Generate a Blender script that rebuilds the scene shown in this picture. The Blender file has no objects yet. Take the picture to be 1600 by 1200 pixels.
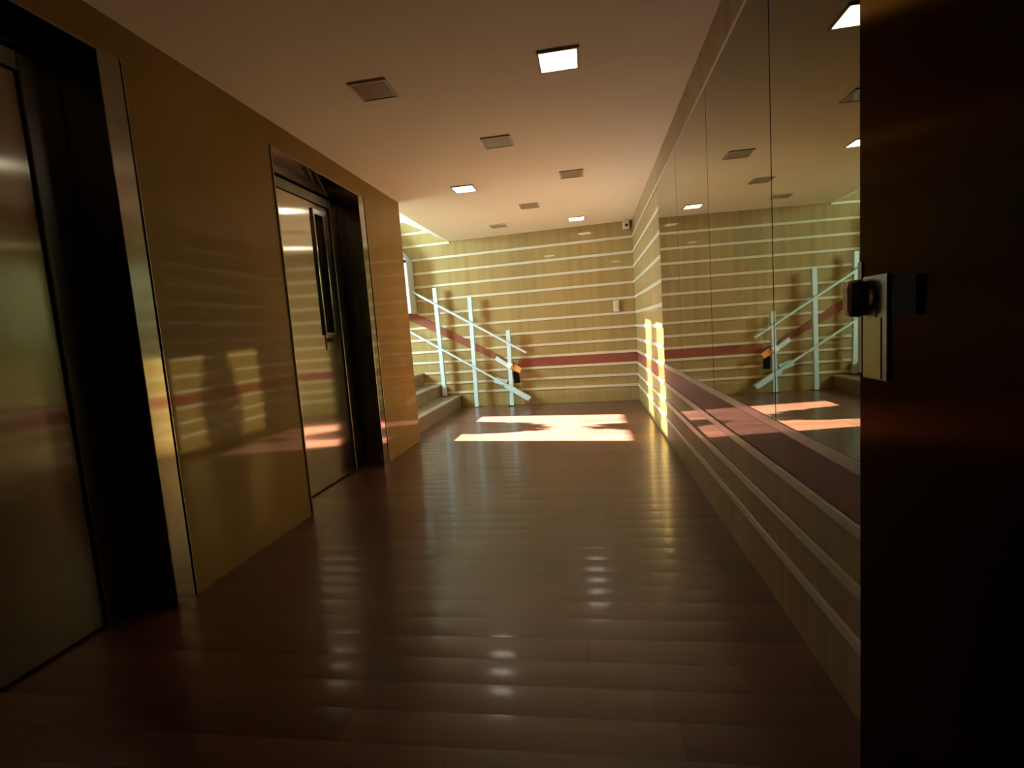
import bpy, bmesh, math, random
from mathutils import Vector, Matrix
random.seed(4)
scn = bpy.context.scene
C = scn.collection

# ---------------------------------------------------------------- camera
F_PX = 797.3
YAW, PITCH, ROLL, CAM_H = 0.1562, 0.1043, -0.0724, 1.1115
cy, sy, cp, sp = math.cos(YAW), math.sin(YAW), math.cos(PITCH), math.sin(PITCH)
fw = Vector((-sy*cp, cy*cp, -sp)); rt = Vector((cy, sy, 0)); up = rt.cross(fw)
cr, sr = math.cos(ROLL), math.sin(ROLL)
rx = rt*cr + up*sr; ux = up*cr - rt*sr; bk = -fw
cam_data = bpy.data.cameras.new('camera'); cam = bpy.data.objects.new('camera', cam_data); C.objects.link(cam)
cam_data.sensor_fit = 'HORIZONTAL'; cam_data.sensor_width = 36.0; cam_data.lens = F_PX/1600*36.0
cam_data.clip_start = 0.02
cam.matrix_world = Matrix(((rx.x, ux.x, bk.x, 0), (rx.y, ux.y, bk.y, 0), (rx.z, ux.z, bk.z, CAM_H), (0, 0, 0, 1)))
scn.camera = cam

# ---------------------------------------------------------------- world, sun, daylight, exposure
w = bpy.data.worlds.new('world'); scn.world = w; w.use_nodes = True
bg = w.node_tree.nodes['Background']; bg.inputs[0].default_value = (0.55, 0.78, 0.95, 1); bg.inputs[1].default_value = 1.0
sun_d = bpy.data.lights.new('sun', 'SUN'); sun_d.energy = 560.0; sun_d.angle = math.radians(0.53); sun_d.color = (1.0, 0.95, 0.86)
sun = bpy.data.objects.new('sun', sun_d); C.objects.link(sun)
SUN_DIR = Vector((1.0, -0.167, -0.50)).normalized()
sun.rotation_euler = SUN_DIR.to_track_quat('-Z', 'Y').to_euler(); sun.location = (-9, 7, 5)
day_d = bpy.data.lights.new('stair_window_daylight', 'AREA'); day_d.shape = 'RECTANGLE'; day_d.size = 0.8; day_d.size_y = 1.1
day_d.energy = 640.0; day_d.color = (0.64, 0.92, 1.0)
day = bpy.data.objects.new('stair_window_daylight', day_d); C.objects.link(day)
day.location = (-4.97, 5.95, 2.55); day.rotation_euler = Vector((1, 0.35, -0.38)).to_track_quat('-Z', 'Y').to_euler()
vs = scn.view_settings
vs.view_transform = 'Standard'; vs.look = 'None'; vs.gamma = 1.0; vs.use_curve_mapping = False
vs.exposure = -0.92

# ---------------------------------------------------------------- layout constants
H = 2.5; RW = 0.66; LW = -1.8655
BD = 7.40; BS = 0.083            # back wall: y = BD + (RW-x)*BS
PE = 5.20                        # end of the left wall (corner of the stairwell)
STRIPS = [2.28, 2.073, 1.870, 1.662, 1.452, 1.244, 1.055, 0.871, 0.703, 0.535, 0.372, 0.221]
E1 = (0.71, 1.995); E2 = (3.01, 4.325); EH = 2.345
def wall_y(x): return BD + (RW-x)*BS
SLOT = 1.8

# ---------------------------------------------------------------- materials
def mat(name, col=(.5, .5, .5), rough=.5, metal=0., coat=0., coat_rough=.05, aniso=0., emit=None, estr=0.):
    m = bpy.data.materials.new(name); m.use_nodes = True
    b = m.node_tree.nodes['Principled BSDF']
    b.inputs['Base Color'].default_value = (*col, 1); b.inputs['Roughness'].default_value = rough
    b.inputs['Metallic'].default_value = metal; b.inputs['Coat Weight'].default_value = coat
    b.inputs['Coat Roughness'].default_value = coat_rough; b.inputs['Anisotropic'].default_value = aniso
    if emit: b.inputs['Emission Color'].default_value = (*emit, 1); b.inputs['Emission Strength'].default_value = estr
    return m
def nd(m, t, **kw):
    n = m.node_tree.nodes.new(t)
    for k, v in kw.items(): setattr(n, k, v)
    return n
def lk(m, a, b): m.node_tree.links.new(a, b)
def vary(m, c1, c2, scale=(1, 1, 1), nscale=3., rough=None, bump=0.):
    b = m.node_tree.nodes['Principled BSDF']
    tc = nd(m, 'ShaderNodeTexCoord'); mp = nd(m, 'ShaderNodeMapping'); mp.inputs['Scale'].default_value = scale
    n = nd(m, 'ShaderNodeTexNoise'); n.inputs['Scale'].default_value = nscale; n.inputs['Detail'].default_value = 5
    lk(m, tc.outputs['Object'], mp.inputs[0]); lk(m, mp.outputs[0], n.inputs['Vector'])
    r = nd(m, 'ShaderNodeValToRGB'); r.color_ramp.elements[0].position = .3; r.color_ramp.elements[1].position = .7
    r.color_ramp.elements[0].color = (*c1, 1); r.color_ramp.elements[1].color = (*c2, 1)
    lk(m, n.outputs['Fac'], r.inputs[0]); lk(m, r.outputs[0], b.inputs['Base Color'])
    if rough:
        mr = nd(m, 'ShaderNodeMapRange'); mr.inputs['To Min'].default_value = rough[0]; mr.inputs['To Max'].default_value = rough[1]
        lk(m, n.outputs['Fac'], mr.inputs[0]); lk(m, mr.outputs[0], b.inputs['Roughness'])
    if bump:
        bp = nd(m, 'ShaderNodeBump'); bp.inputs['Distance'].default_value = bump
        lk(m, n.outputs['Fac'], bp.inputs['Height']); lk(m, bp.outputs[0], b.inputs['Normal'])
    return m
M = {}
M['panel'] = vary(mat('yellow_panel', rough=.75, coat=.5, coat_rough=.03), (.24, .155, .040), (.325, .215, .064), (6, 6, .35), 2.2)
M['lacquer'] = vary(mat('lacquered_panel', rough=.8, coat=.35, coat_rough=.05), (.205, .130, .034), (.275, .178, .052), (1, 1, .5), 1.5)
M['strip'] = mat('white_strip', (.54, .48, .34), .35, coat=.2)
M['red'] = vary(mat('red_band', rough=.7, coat=.35, coat_rough=.04), (.18, .036, .012), (.23, .048, .016), (1, 1, 4), 3)
M['ceiling'] = vary(mat('ceiling_paint', rough=.85), (.72, .70, .54), (.76, .74, .58), (1, 1, 1), 1.2)
M['white'] = mat('white_paint', (.80, .82, .80), .5)
M['platform'] = mat('platform_paint', (.50, .53, .50), .5)
M['rail'] = mat('pale_rail_paint', (.50, .66, .69), .35, coat=.3)
M['steel_dark'] = mat('dark_steel', (.20, .18, .15), .28, 1.)
M['mirror'] = mat('mirror_glass', (.25, .235, .14), .015, 1.)
M['mirror_edge'] = mat('mirror_edge', (.02, .02, .015), .4)
M['off'] = mat('unlit_lamp_glass', (.20, .17, .13), .25, coat=.4)
M['lampframe'] = mat('lamp_frame', (.45, .40, .33), .45)
M['lit'] = mat('lit_lamp', (.8, .8, .8), .5, emit=(1, .90, .70), estr=30.)
M['black'] = mat('black_plastic', (.008, .007, .006), .75)
M['glass_dark'] = mat('dark_glass', (.012, .014, .010), .06, coat=.6)
M['door_dark'] = vary(mat('dark_door_metal', rough=.6, coat=.16, coat_rough=.15), (.010, .007, .006), (.015, .010, .008), (1, 1, 6), 4)
M['brass'] = mat('dull_brass', (.24, .22, .07), .35, 1.)
M['bronze'] = mat('bronze_handle', (.30, .23, .16), .45, .8)
M['orange'] = mat('orange_plastic', (.75, .33, .08), .5)
M['label'] = mat('highlight_white', (.85, .88, .88), .3)  # white for the piece that stands in for the post highlight
M['step'] = vary(mat('step_stone', rough=.35, coat=.2, coat_rough=.2), (.20, .145, .095), (.28, .21, .15), (1, 1, 1), 5)
M['leaf'] = mat('leaf', (.05, .12, .03), .6)
M['clay'] = mat('terracotta', (.35, .14, .07), .8)

def brushed(name, col, rough, an):
    m = mat(name, col, rough, 1., aniso=an)
    b = m.node_tree.nodes['Principled BSDF']
    t = nd(m, 'ShaderNodeTangent', direction_type='RADIAL', axis='Z'); lk(m, t.outputs[0], b.inputs['Tangent'])
    tc = nd(m, 'ShaderNodeTexCoord'); mp = nd(m, 'ShaderNodeMapping'); mp.inputs['Scale'].default_value = (260, 260, 1.5)
    n = nd(m, 'ShaderNodeTexNoise'); n.inputs['Scale'].default_value = 1; n.inputs['Detail'].default_value = 3
    lk(m, tc.outputs['Object'], mp.inputs[0]); lk(m, mp.outputs[0], n.inputs['Vector'])
    mr = nd(m, 'ShaderNodeMapRange'); mr.inputs['To Min'].default_value = rough*.8; mr.inputs['To Max'].default_value = rough*1.2
    lk(m, n.outputs['Fac'], mr.inputs[0]); lk(m, mr.outputs[0], b.inputs['Roughness'])
    return m
M['steel'] = brushed('brushed_steel', (.50, .48, .40), .12, .95)
M['steel_jamb'] = brushed('brushed_steel_jamb', (.33, .31, .26), .14, .95)

M['door_dark'] = brushed('dark_brushed_door', (.010, .008, .007), .24, .95)
M['door_dark'].node_tree.nodes['Principled BSDF'].inputs['Specular Tint'].default_value = (.62, .52, .46, 1)
def floor_material():
    m = mat('floor_planks', (.12, .05, .03), .35, coat=.38, coat_rough=.12)
    b = m.node_tree.nodes['Principled BSDF']
    PW = .125
    tc = nd(m, 'ShaderNodeTexCoord'); sep = nd(m, 'ShaderNodeSeparateXYZ'); lk(m, tc.outputs['Object'], sep.inputs[0])
    def mth(op, a, bb=None):
        n = nd(m, 'ShaderNodeMath', operation=op)
        if isinstance(a, (int, float)): n.inputs[0].default_value = a
        else: lk(m, a, n.inputs[0])
        if bb is not None:
            if isinstance(bb, (int, float)): n.inputs[1].default_value = bb
            else: lk(m, bb, n.inputs[1])
        return n.outputs[0]
    yy = mth('ADD', mth('DIVIDE', sep.outputs['Y'], PW), .2)
    row = mth('FLOOR', yy); t = mth('SUBTRACT', mth('FRACT', yy), .5)
    off = mth('FRACT', mth('MULTIPLY', mth('SINE', mth('MULTIPLY', row, 12.9898)), 43758.5))
    xx = mth('ADD', mth('DIVIDE', sep.outputs['X'], .95), off)
    colid = mth('FLOOR', xx); tx = mth('SUBTRACT', mth('FRACT', xx), .5)
    cmb = nd(m, 'ShaderNodeCombineXYZ'); lk(m, row, cmb.inputs[0]); lk(m, colid, cmb.inputs[1])
    wn = nd(m, 'ShaderNodeTexWhiteNoise', noise_dimensions='2D'); lk(m, cmb.outputs[0], wn.inputs['Vector'])
    ramp = nd(m, 'ShaderNodeValToRGB'); e = ramp.color_ramp.elements
    e[0].position = 0; e[0].color = (.075, .026, .017, 1); e[1].position = 1; e[1].color = (.13, .050, .032, 1)
    x = e.new(.5); x.color = (.10, .036, .023, 1)
    lk(m, wn.outputs['Value'], ramp.inputs[0])
    # grain
    mp = nd(m, 'ShaderNodeMapping'); mp.inputs['Scale'].default_value = (2, 30, 1); lk(m, tc.outputs['Object'], mp.inputs[0])
    gn = nd(m, 'ShaderNodeTexNoise'); gn.inputs['Scale'].default_value = 2; gn.inputs['Detail'].default_value = 4; lk(m, mp.outputs[0], gn.inputs['Vector'])
    mr = nd(m, 'ShaderNodeMapRange'); mr.inputs['To Min'].default_value = .75; mr.inputs['To Max'].default_value = 1.25; lk(m, gn.outputs['Fac'], mr.inputs[0])
    # joints
    jy = mth('GREATER_THAN', mth('ABSOLUTE', t), .488); jx = mth('GREATER_THAN', mth('ABSOLUTE', tx), .4985)
    jn = mth('SUBTRACT', 1.0, mth('MULTIPLY', mth('MAXIMUM', jy, jx), .6))
    f = mth('MULTIPLY', mr.outputs[0], jn)
    mx = nd(m, 'ShaderNodeVectorMath', operation='SCALE'); lk(m, ramp.outputs[0], mx.inputs[0]); lk(m, f, mx.inputs['Scale'])
    lk(m, mx.outputs[0], b.inputs['Base Color'])
    # each board slightly crowned
    h = mth('MULTIPLY', mth('MULTIPLY', t, t), -.0044)
    ln = nd(m, 'ShaderNodeTexNoise'); ln.inputs['Scale'].default_value = 2.2; ln.inputs['Detail'].default_value = 1; lk(m, tc.outputs['Object'], ln.inputs['Vector'])
    h2 = mth('ADD', h, mth('MULTIPLY', ln.outputs['Fac'], .0010))
    bp = nd(m, 'ShaderNodeBump'); bp.inputs['Distance'].default_value = 1.0; lk(m, h2, bp.inputs['Height'])
    lk(m, bp.outputs[0], b.inputs['Normal']); lk(m, bp.outputs[0], b.inputs['Coat Normal'])
    return m
M['floor'] = floor_material()

for k in ('lacquer',): M[k].node_tree.nodes['Principled BSDF'].inputs['Specular IOR Level'].default_value = .12

M['black'].node_tree.nodes['Principled BSDF'].inputs['Specular IOR Level'].default_value = .15
# ---------------------------------------------------------------- helpers
def box(bm, a, b, mi=0, M4=None):
    x0, y0, z0 = a; x1, y1, z1 = b
    vs_ = [bm.verts.new(Vector(p)) for p in ((x0,y0,z0),(x1,y0,z0),(x1,y1,z0),(x0,y1,z0),(x0,y0,z1),(x1,y0,z1),(x1,y1,z1),(x0,y1,z1))]
    if M4:
        for v in vs_: v.co = M4 @ v.co
    for f in ((3,2,1,0),(4,5,6,7),(0,1,5,4),(1,2,6,5),(2,3,7,6),(3,0,4,7)):
        bm.faces.new([vs_[i] for i in f]).material_index = mi
def prism(bm, pts, d, mi=0):
    """closed polygon pts (3D) extruded by vector d"""
    a = [bm.verts.new(Vector(p)) for p in pts]; b = [bm.verts.new(Vector(p)+Vector(d)) for p in pts]
    n = len(pts)
    bm.faces.new(a).material_index = mi; bm.faces.new(b[::-1]).material_index = mi
    for i in range(n): bm.faces.new((a[i], b[i], b[(i+1) % n], a[(i+1) % n])).material_index = mi
def obj(name, bm, m, parent=None, bevel=0., smooth=False):
    bmesh.ops.recalc_face_normals(bm, faces=bm.faces)
    me = bpy.data.meshes.new(name); bm.to_mesh(me); bm.free()
    for mm in (m if isinstance(m, (list, tuple)) else [m]): me.materials.append(mm)
    o = bpy.data.objects.new(name, me); C.objects.link(o)
    if smooth:
        for p in me.polygons: p.use_smooth = True
    if parent: o.parent = parent
    if bevel:
        md = o.modifiers.new('bevel', 'BEVEL'); md.width = bevel; md.segments = 2; md.limit_method = 'ANGLE'
    return o
def bx(name, a, b, m, parent=None, bevel=0., M4=None):
    bm = bmesh.new(); box(bm, a, b, 0, M4); return obj(name, bm, m, parent, bevel)
def thing(name, label, cat, loc=(0, 0, 0), group=None):
    o = bpy.data.objects.new(name, None); C.objects.link(o); o.empty_display_size = .1
    o.location = loc; o['label'] = label; o['category'] = cat
    if group: o['group'] = group
    return o
def tag(o, label, cat, group=None):
    o['label'] = label; o['category'] = cat
    if group: o['group'] = group
    return o
def structure(o, label=None):
    o['kind'] = 'structure'
    if label: o['label'] = label
    return o
def local(o, parent):
    """parent an object built in world coordinates under an Empty standing elsewhere"""
    o.parent = parent; o.matrix_parent_inverse = Matrix.Translation(-parent.location); return o
def bar(bm, p, q, wid, thick, n=(0, 1, 0)):
    """rectangular bar from p to q; thick along n, wid across"""
    p, q, n = Vector(p), Vector(q), Vector(n).normalized(); d = (q-p).normalized(); s = d.cross(n).normalized()
    c = [s*wid/2+n*thick/2, -s*wid/2+n*thick/2, -s*wid/2-n*thick/2, s*wid/2-n*thick/2]
    prism(bm, [p+k for k in c], q-p)
def cyl(bm, p, q, r, seg=20, r2=None):
    p, q = Vector(p), Vector(q); d = q-p
    mt = Matrix.Translation((p+q)/2) @ d.to_track_quat('Z', 'Y').to_matrix().to_4x4()
    bmesh.ops.create_cone(bm, cap_ends=True, segments=seg, radius1=r, radius2=r if r2 is None else r2, depth=d.length, matrix=mt)

# ---------------------------------------------------------------- floor, ceiling, walls
structure(bx('floor', (-2.45, -1.6, -.12), (RW+.2, 8.0, 0), M['floor']))
bm = bmesh.new()
box(bm, (LW-.6, -1.6, H), (RW+.2, PE, H+.25))
prism(bm, [(-2.005, PE, H), (RW+.2, PE, H), (RW+.2, 7.39, H), (-2.005, 7.62, H)], (0, 0, .25))
ceiling = structure(obj('ceiling', bm, M['ceiling']))
bm = bmesh.new()
prism(bm, [(-2.005, PE+.001, H), (-2.42, PE+.001, H+.10), (-2.005, 7.615, H)], (0, 0, .15))
structure(obj('trim_1', bm, M['white'], ceiling), 'pale tapering soffit edge of the stairwell opening')
structure(bx('ceiling_stairwell', (-5.3, PE-.3, 4.4), (-1.9, 8.1, 4.6), M['white']))
structure(bx('wall_above', (-2.0, PE, H+.25), (-1.85, 7.7, 4.4), M['white']))
# left wall with the two lift openings
bm = bmesh.new(); TH = .30
ys = [(-1.6, E1[0]), (E1[1], E2[0]), (E2[1], PE)]
for a, b in ys: box(bm, (LW-TH, a, 0), (LW, b, H))
for a, b in (E1, E2): box(bm, (LW-TH, a, EH), (LW, b, H))
wl = structure(obj('wall_left', bm, M['lacquer']))
structure(bx('wall_lift_shaft', (LW-1.2, -1.6, 0), (LW-TH-.08, PE-.3, 4.4), M['black']))
structure(bx('wall_stairwell_near', (-5.3, PE-.3, 0), (LW-TH-.001, PE, 4.4), M['panel']))
# right wall
bm = bmesh.new(); box(bm, (RW, -1.6, 0), (RW+.15, 7.6, H+.1)); wr = structure(obj('wall_right', bm, M['panel']))
for i, z in enumerate(STRIPS):
    y0 = 4.69 if 1 <= i <= 7 else -1.2
    hh = .036 if i != 0 else .022
    bx('strip', (RW-.012, y0, z-hh/2), (RW, 7.41, z+hh/2), M['strip'], wr, .003)
bx('red_band', (RW-.005, -1.2, .557), (RW, 7.41, .685), M['red'], wr, .002)
# back wall: local frame u to the left along the wall
ang = math.atan2(BS, -1.0)
W4 = Matrix.Translation((RW, BD, 0)) @ Matrix.Rotation(ang, 4, 'Z')   
def wpt(x, z, off=0.):
    """point on the back wall above world x, moved off the wall towards the room"""
    n = Vector((-BS, -1, 0)).normalized(); return Vector((x, wall_y(x), z)) + n*off
def wall_piece(bm, x0, x1, z0, z1, off0, off1):
    n = Vector((-BS, -1, 0)).normalized()
    p = [wpt(x0, z0, off0), wpt(x1, z0, off0), wpt(x1, z1, off0), wpt(x0, z1, off0)]
    prism(bm, p, n*(off1-off0))
bm = bmesh.new(); wall_piece(bm, RW+.2, -5.4, 0, 4.4, -.15, 0); wb = structure(obj('wall_back', bm, M['panel']))
for z in [3.86, 3.66, 3.46, 3.26, 3.07, 2.875, 2.68, 2.487]:
    bm = bmesh.new(); wall_piece(bm, -1.99, -5.0, z-.018, z+.018, 0, .012); obj('strip', bm, M['strip'], wb, .003)
for i, z in enumerate(STRIPS):
    bm = bmesh.new(); wall_piece(bm, RW-.012, -5.0, z-.018, z+.018, 0, .012); obj('strip', bm, M['strip'], wb, .003)
bm = bmesh.new(); wall_piece(bm, RW-.006, -1.07, .553, .685, 0, .006); obj('red_band', bm, M['red'], wb, .002)
bm = bmesh.new(); n_ = Vector((-BS, -1, 0)).normalized()
prism(bm, [wpt(-1.05, .50, 0), wpt(-1.05, .585, 0), wpt(-3.2, 1.80, 0), wpt(-3.2, 1.62, 0)], n_*.016); obj('red_band', bm, M['red'], wb, .002)
structure(bx('wall_rear', (-2.6, -1.75, 0), (RW+.2, -1.6, H+.1), M['door_dark']))
# stairwell end wall with its window
bm = bmesh.new(); X0, X1 = -5.25, -5.0; WY0, WY1, WZ0, WZ1 = 5.55, 7.25, 1.60, 4.20
box(bm, (X0, PE-.3, 0), (X1, WY0, 4.4)); box(bm, (X0, WY1, 0), (X1, 8.1, 4.4)); box(bm, (X0, WY0, 0), (X1, WY1, WZ0)); box(bm, (X0, WY0, WZ1), (X1, WY1, 4.4))
structure(obj('wall_stairwell_end', bm, M['white']))
bm = bmesh.new()
for a, b in (((-5.16, WY0, WZ0), (-5.08, WY0+.06, WZ1)), ((-5.16, WY1-.06, WZ0), (-5.08, WY1, WZ1)), ((-5.16, WY0, WZ0), (-5.08, WY1, WZ0+.06)), ((-5.16, WY0, WZ1-.06), (-5.08, WY1, WZ1)), ((-5.16, WY0, 2.74), (-5.08, WY1, 2.92))): box(bm, a, b)
win = structure(obj('window_1', bm, M['white']))
# pane added in the upper window to dim and yellow the sun
mt = bpy.data.materials.new('sun_dimming_glass'); mt.use_nodes = True; nt = mt.node_tree; nt.nodes.clear()
out = nt.nodes.new('ShaderNodeOutputMaterial'); tr = nt.nodes.new('ShaderNodeBsdfTransparent'); tr.inputs[0].default_value = (.42, .40, .29, 1)
nt.links.new(tr.outputs[0], out.inputs[0])
bx('sun_dimming_pane', (-5.125, WY0+.06, 2.92), (-5.115, WY1-.06, WZ1-.06), mt, win)

# ---------------------------------------------------------------- mirror on the right wall
joints = [1.01, 1.936, 2.861, 3.791, 4.685]
mlab = ['nearest mirror panel, cut off by the dark door edge', 'second mirror panel from the dark door, showing dark ceiling squares',
        'third mirror panel from the dark door, narrow in view', 'farthest mirror panel, next to the exposed striped wall']
for i in range(4):
    a, b = joints[i]+.002, joints[i+1]-.002
    t = thing('mirror_panel', mlab[i], 'mirror', (RW, (a+b)/2, .721), 'mirror panels on the right wall')
    local(bx('backing', (RW-.010, a, .722), (RW-.0005, b, 2.268), M['mirror_edge']), t)
    local(bx('mirror_glass', (RW-.0125, a+.002, .723), (RW-.0102, b-.002, 2.267), M['mirror']), t)

# ---------------------------------------------------------------- lifts
def lift(E, label, withwin, fw_):
    a, b = E; t = thing('elevator_door', label, 'elevator door', (LW, (a+b)/2, 0))
    XL = -2.066
    # jambs with a narrow face flush with the wall
    for s, (y0, y1) in (('near', (a, a+.018)), ('far', (b-.105, b))):
        bm = bmesh.new(); box(bm, (XL-.03, y0, 0), (LW+.004, y1, EH)); local(obj('jamb', bm, M['steel_jamb'], None, .003), t)
    bm = bmesh.new(); prism(bm, [(LW+.004, a+.019, EH-.012), (LW+.004, a+.019, EH), (XL-.03, a+.019, EH), (XL-.03, a+.019, EH-.06)], (0, b-a-.125, 0))
    local(obj('head_panel', bm, M['steel_jamb']), t)
    bm = bmesh.new()
    for y in (a-.004, b+.000): box(bm, (LW, y, 0), (LW+.010, y+.005, EH+.005))
    local(obj('edge_trim', bm, M['steel'], None, .002), t)
    # inner door frame
    f0, f1 = a+.019, b-.106
    bm = bmesh.new(); box(bm, (XL-.03, f1-fw_, .0), (XL+.012, f1, EH-.065)); box(bm, (XL-.03, f0, EH-.135), (XL+.012, f1-fw_, EH-.065)); box(bm, (XL-.03, f0, 0), (XL+.012, f0+.04, EH-.135))
    local(obj('inner_frame', bm, M['steel_dark'], None, .004), t)
    l0, l1 = f0+.042, f1-fw_-.004; z1 = EH-.14
    x0, x1 = XL-.028, XL-.004
    if not withwin:
        bm = bmesh.new(); box(bm, (x0, l0, .012), (x1, l1, z1)); local(obj('door_leaf', bm, M['steel_jamb']), t)
    else:
        wy0, wy1, wz0 = l1-.25, l1-.12, 1.20
        bm = bmesh.new()
        box(bm, (x0, l0, .012), (x1, wy0, z1)); box(bm, (x0, wy1, .012), (x1, l1, z1))
        box(bm, (x0, wy0, .012), (x1, wy1, wz0)); box(bm, (x0, wy0, z1-.06), (x1, wy1, z1))
        leaf = local(obj('door_leaf', bm, M['steel']), t)
        bm = bmesh.new(); box(bm, (x0+.002, wy0, wz0), (x0+.006, wy1, z1-.06)); g = obj('window_pane', bm, M['glass_dark'], leaf)
        bm = bmesh.new()
        box(bm, (x1, wy0-.022, wz0-.02), (x1+.018, wy0, z1-.04)); box(bm, (x1, wy1-.0, wz0-.02), (x1+.018, wy1+.045, z1-.04))
        box(bm, (x1, wy0, wz0-.02), (x1+.018, wy1, wz0)); box(bm, (x1, wy0, z1-.085), (x1+.018, wy1, z1-.04))
        obj('window_frame', bm, M['steel_jamb'], leaf, .003)
        bm = bmesh.new(); box(bm, (x1, wy0+.01, wz0-.075), (x1+.014, wy1-.03, wz0-.045)); obj('handle', bm, M['black'], leaf, .003)
        bm = bmesh.new(); box(bm, (x1, wy0-.008, wz0-.14), (x1+.006, wy0, wz0-.02)); obj('edge_strip', bm, M['steel_dark'], leaf)
    return t
lift(E1, 'near steel elevator door in deep dark reveal at the far left', False, .15)
lift(E2, 'second steel elevator door with narrow vertical window, between yellow panels', True, .15)

# ---------------------------------------------------------------- ceiling lights
lamps = [(-.08, 2.85, 1, 'lit square ceiling lamp, nearest and brightest of the lit ones'),
         (-1.11, 4.97, 1, 'lit square ceiling lamp above the second elevator side, left of centre'),
         (-.08, 6.90, 1, 'lit square ceiling lamp nearest the striped back wall'),
         (-1.11, 2.87, 0, 'unlit dark square ceiling lamp nearest the camera, at left'),
         (-.59, 3.88, 0, 'unlit ceiling lamp in the middle row, just beyond the brightest lamp'),
         (-.08, 4.90, 0, 'unlit ceiling lamp on the right row between two lit lamps'),
         (-.59, 5.94, 0, 'unlit ceiling lamp in the middle row, farther one'),
         (-1.11, 6.85, 0, 'unlit ceiling lamp at the back, near the stairwell opening')]
for x, y, on, lab in lamps:
    t = thing('ceiling_lamp', lab, 'ceiling lamp', (x, y, H), 'square ceiling lamps'); s = .108
    bm = bmesh.new(); w_ = .013
    for a, b in (((-s, -s), (s, -s+w_)), ((-s, s-w_), (s, s)), ((-s, -s+w_), (-s+w_, s-w_)), ((s-w_, -s+w_), (s, s-w_))):
        box(bm, (a[0], a[1], -.011), (b[0], b[1], 0))
    obj('frame', bm, M['lampframe'], t, .002)
    bx('diffuser', (-s+w_, -s+w_, -.008), (s-w_, s-w_, -.001), M['lit'] if on else M['off'], t)
    if on:
        ld = bpy.data.lights.new('lamp_light', 'SPOT'); ld.energy = (.1, 1.0, 1.5)[[2.85, 4.97, 6.90].index(y)]; ld.spot_size = math.radians(125); ld.spot_blend = .9; ld.shadow_soft_size = .07; ld.color = (1, .84, .60)
        lo = bpy.data.objects.new('lamp_light', ld); C.objects.link(lo); lo.parent = t; lo.location = (0, 0, -.04)

# ---------------------------------------------------------------- stairs
t = thing('staircase', 'brown stone steps climbing to the left along the striped back wall', 'stairs', (-2.0, 6.4, 0))
R_, T_ = .185, .29
for i in range(3):
    xn = -1.99 - T_*i; last = i == 2
    xe = -4.99 if last else xn-T_-.04
    bm = bmesh.new()
    ya = PE+.005
    def yb(x): return wall_y(x)-.014
    z0, z1 = R_*i, R_*(i+1)
    prism(bm, [(xn-.025, ya, z0), (xe, ya, z0), (xe, yb(xe), z0), (xn-.025, yb(xn-.025), z0)], (0, 0, R_-.035))
    local(obj('riser', bm, M['step']), t)
    bm = bmesh.new(); prism(bm, [(xn, ya, z1-.035), (xe, ya, z1-.035), (xe, yb(xe), z1-.035), (xn, yb(xn), z1-.035)], (0, 0, .0345))
    local(obj('tread', bm, M['step'], None, .008), t)

# ---------------------------------------------------------------- inclined lift rail
t = thing('lift_guide_rail', 'pale blue-white twin stair lift rails on three posts before the striped wall', 'stair lift rail', (-1.7, 7.45, 0))
OFF = .12
def rp(x, z, o=OFF): return wpt(x, z, o)
PX = [(-2.243, -2.222, 1.827, .186*2-.13+.0), (-1.705, -1.722, 1.648, 0.0), (-1.160, -1.176, 1.118, 0.0)]
PX[0] = (-2.243, -2.222, 1.827, .1855)
for xt, xb_, zt, zb in PX:
    bm = bmesh.new(); nrm = (-BS, -1, 0)
    bar(bm, rp(xb_, zb), rp(xt, zt), .062, .045, nrm)
    p = local(obj('post', bm, M['rail'], None, .004), t)
    bm = bmesh.new(); c = rp(xb_, zb); box(bm, (c.x-.055, c.y-.045, zb), (c.x+.055, c.y+.045, zb+.012))
    f = obj('foot_plate', bm, M['steel_dark'], None, .002); f.parent = p
for (xa, za), (xb_, zb), th in (((-2.583, 1.793), (-.898, .773), .030), ((-3.0, 1.395), (-.877, .101), .028)):
    bm = bmesh.new(); bar(bm, rp(xa, za, OFF+.042), rp(xb_, zb, OFF+.042), th, .036, (-BS, -1, 0)); local(obj('rail', bm, M['rail'], None, .008), t)
bm = bmesh.new(); bar(bm, rp(-1.22, .300, OFF+.045), rp(-.895, .098, OFF+.045), .075, .055, (-BS, -1, 0)); local(obj('rail_end_channel', bm, M['rail'], None, .006), t)
bm = bmesh.new(); bar(bm, rp(-1.42, .40, OFF-.01), rp(-1.24, .335, OFF-.01), .085, .05, (-BS, -1, 0)); bar(bm, rp(-1.30, .38, OFF-.01), rp(-1.24, .28, OFF-.01), .06, .05, (-BS, -1, 0))
local(obj('bracket', bm, M['rail'], None, .004), t)
bm = bmesh.new(); bar(bm, rp(-1.37, .725, OFF+.03), rp(-1.13, .560, OFF+.03), .062, .03, (-BS, -1, 0)); local(obj('drive_cover', bm, M['rail'], None, .004), t)
bm = bmesh.new(); bar(bm, rp(-1.196, .628, OFF+.05), rp(-1.135, .586, OFF+.05), .085, .03, (-BS, -1, 0)); local(obj('post_highlight', bm, M['label'], None, .004), t)  # bright highlight at the post, modelled as a small white piece
bm = bmesh.new(); bar(bm, rp(-1.115, .585, OFF+.02), rp(-1.005, .515, OFF+.02), .085, .035, (-BS, -1, 0)); local(obj('buffer', bm, M['orange'], None, .006), t)
bm = bmesh.new(); bar(bm, rp(-1.10, .50, OFF-.05), rp(-1.09, .33, OFF-.05), .085, .05, (-BS, -1, 0)); local(obj('dark_box', bm, M['black'], None, .006), t)  # small dark box below the orange buffer
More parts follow.
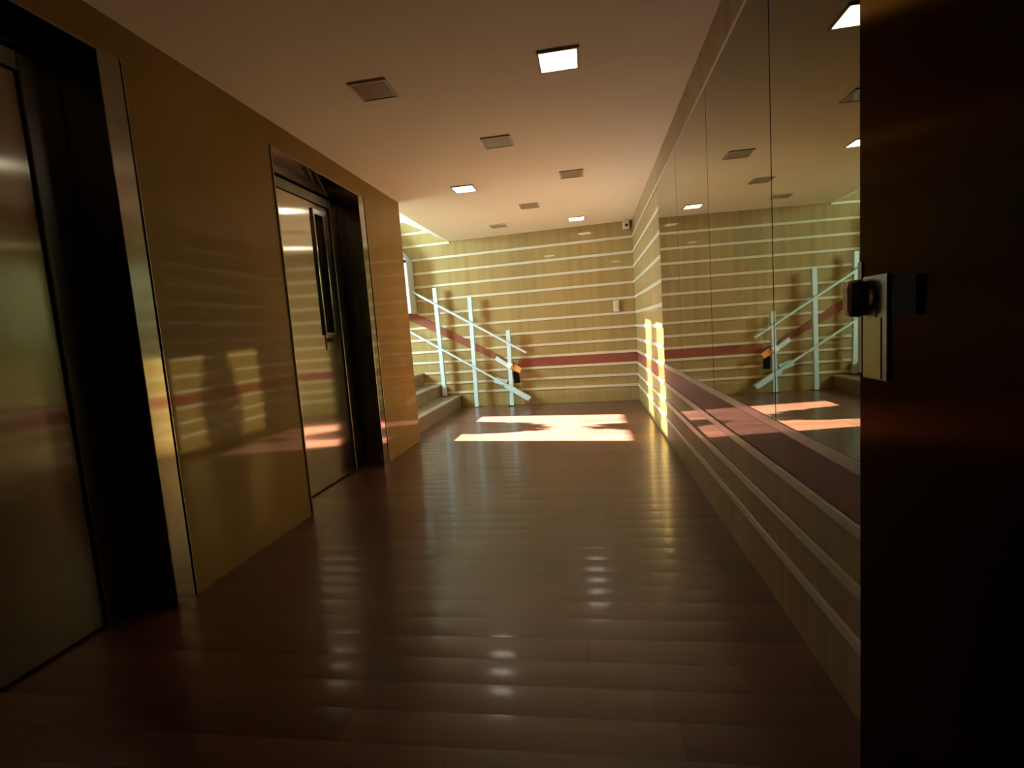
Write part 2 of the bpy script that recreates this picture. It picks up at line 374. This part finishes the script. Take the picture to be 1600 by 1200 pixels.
# folded platform at the top
t = thing('lift_platform', 'tall white folded lift platform at the head of the pale rails', 'stair lift', (-2.9, 7.5, 1.45))
bm = bmesh.new(); n_ = Vector((-BS, -1, 0)).normalized()
prism(bm, [rp(-2.590, 1.475, .04), rp(-3.30, 1.475, .04), rp(-3.30, 3.10, .04), rp(-2.72, 2.42, .04), rp(-2.60, 2.26, .04)], n_*.22)
local(obj('platform_panel', bm, M['platform'], None, .008), t)
bm = bmesh.new(); cyl(bm, rp(-2.628, 2.245, .258), rp(-2.628, 2.245, .285), .024); local(obj('knob', bm, M['black'], None, .004), t)

# ---------------------------------------------------------------- small wall fittings
t = thing('wall_switch', 'small pale switch plate on the striped back wall near the corner', 'switch', tuple(wpt(.398, 1.345, .012)))
bm = bmesh.new(); wall_piece(bm, .440, .357, 1.27, 1.425, .012, .024); pl = local(obj('plate', bm, M['strip'], None, .004), t)
bm = bmesh.new(); wall_piece(bm, .420, .377, 1.31, 1.385, .024, .030); local(obj('rocker', bm, M['strip'], None, .002), t)
t = thing('motion_sensor', 'small beige sensor box in the top corner under the ceiling', 'sensor', tuple(wpt(.58, 2.44, 0)))
bm = bmesh.new(); wall_piece(bm, .632, .540, 2.375, 2.495, .0, .09); local(obj('housing', bm, M['strip'], None, .012), t)
bm = bmesh.new(); cyl(bm, wpt(.590, 2.425, .088), wpt(.590, 2.425, .104), .017); local(obj('lens', bm, M['black'], None, .002), t)

# ---------------------------------------------------------------- dark entrance door standing open along the right wall
t = thing('entrance_door', 'dark brown metal door leaf standing open against the right wall', 'door', (.60, .55, 0))
local(bx('leaf', (.560, .12, .008), (.612, 1.174, 2.35), M['door_dark'], None, .004), t)
local(bx('edge_plate', (.5575, 1.158, .97), (.6145, 1.176, 1.20), M['bronze'], None, .002), t)
e = local(bx('escutcheon', (.555, 1.062, .962), (.560, 1.150, 1.168), M['steel_dark'], None, .003), t)
bm = bmesh.new(); box(bm, (.5535, 1.082, .966), (.5552, 1.146, 1.085)); box(bm, (.5535, 1.100, 1.085), (.5552, 1.130, 1.103)); obj('brass_plate', bm, M['brass'], None).parent = e
bm = bmesh.new(); cyl(bm, (.5560, 1.113, 1.125), (.5480, 1.113, 1.125), .016, 24); cy_ = obj('lock_cylinder', bm, M['bronze'], None, .002, True); cy_.parent = e
local(bx('lock_box', (.552, .968, 1.088), (.560, 1.046, 1.158), M['black'], None, .006), t)
# rounded latch case that reaches past the door edge
local(bx('latch_case', (.522, 1.128, 1.088), (.5595, 1.172, 1.163), M['bronze'], None, .014), t)

# ---------------------------------------------------------------- unseen plants added outside the stair window to shape the sun patches
def foliage(c, r, n, seed):
    rnd = random.Random(seed); bm = bmesh.new()
    for _ in range(n):
        v = Vector((rnd.gauss(0, 1), rnd.gauss(0, 1), rnd.gauss(0, 1))).normalized()*rnd.random()**.4
        p = Vector((c[0]+v.x*r[0], c[1]+v.y*r[1], c[2]+v.z*r[2])); s = rnd.uniform(.035, .06)
        a = Vector((rnd.gauss(0, 1), rnd.gauss(0, 1), rnd.gauss(0, 1))).normalized(); b = a.orthogonal().normalized()
        q = [bm.verts.new(p+a*s*1.4), bm.verts.new(p+b*s*.6), bm.verts.new(p-a*s*1.4), bm.verts.new(p-b*s*.6)]; bm.faces.new(q)
    return bm
def plant(name, label, c, r, n, seed, pot):
    t = thing(name, label, 'plant', (c[0], c[1], c[2]-r[2]))
    local(obj('foliage', foliage(c, r, n, seed), M['leaf']), t)
    if pot: bm = bmesh.new(); cyl(bm, (c[0], c[1], WZ0-.25), (c[0], c[1], c[2]-r[2]*.5), .13, 24, .19); local(obj('pot', bm, M['clay']), t)
    else:
        bm = bmesh.new(); cyl(bm, (c[0], c[1], c[2]), (c[0], c[1], WZ1+.225), .008, 8); local(obj('cord', bm, M['black']), t)
structure(bx('trim_2', (-5.8, WY0-.1, WZ0-.33), (X0, WY1+.1, WZ0-.25), M['white']))
structure(bx('trim_3', (-5.66, WY0-.1, 4.42), (X0, WY1+.1, 4.52), M['white']))
plant('sun_blocker_shrub', 'unseen round shrub in a clay pot, added outside the stair window to block sun', (-5.5, 6.50, 2.02), (.2, .36, .48), 1300, 1, True)  # added out of view to darken the middle of the floor sun patch
plant('sun_blocker_hanging', 'unseen trailing plant, added outside the stair window to block sun', (-5.5, 6.50, 3.50), (.16, .34, .80), 1100, 2, False)  # added out of view to split the sun patch on the right wall
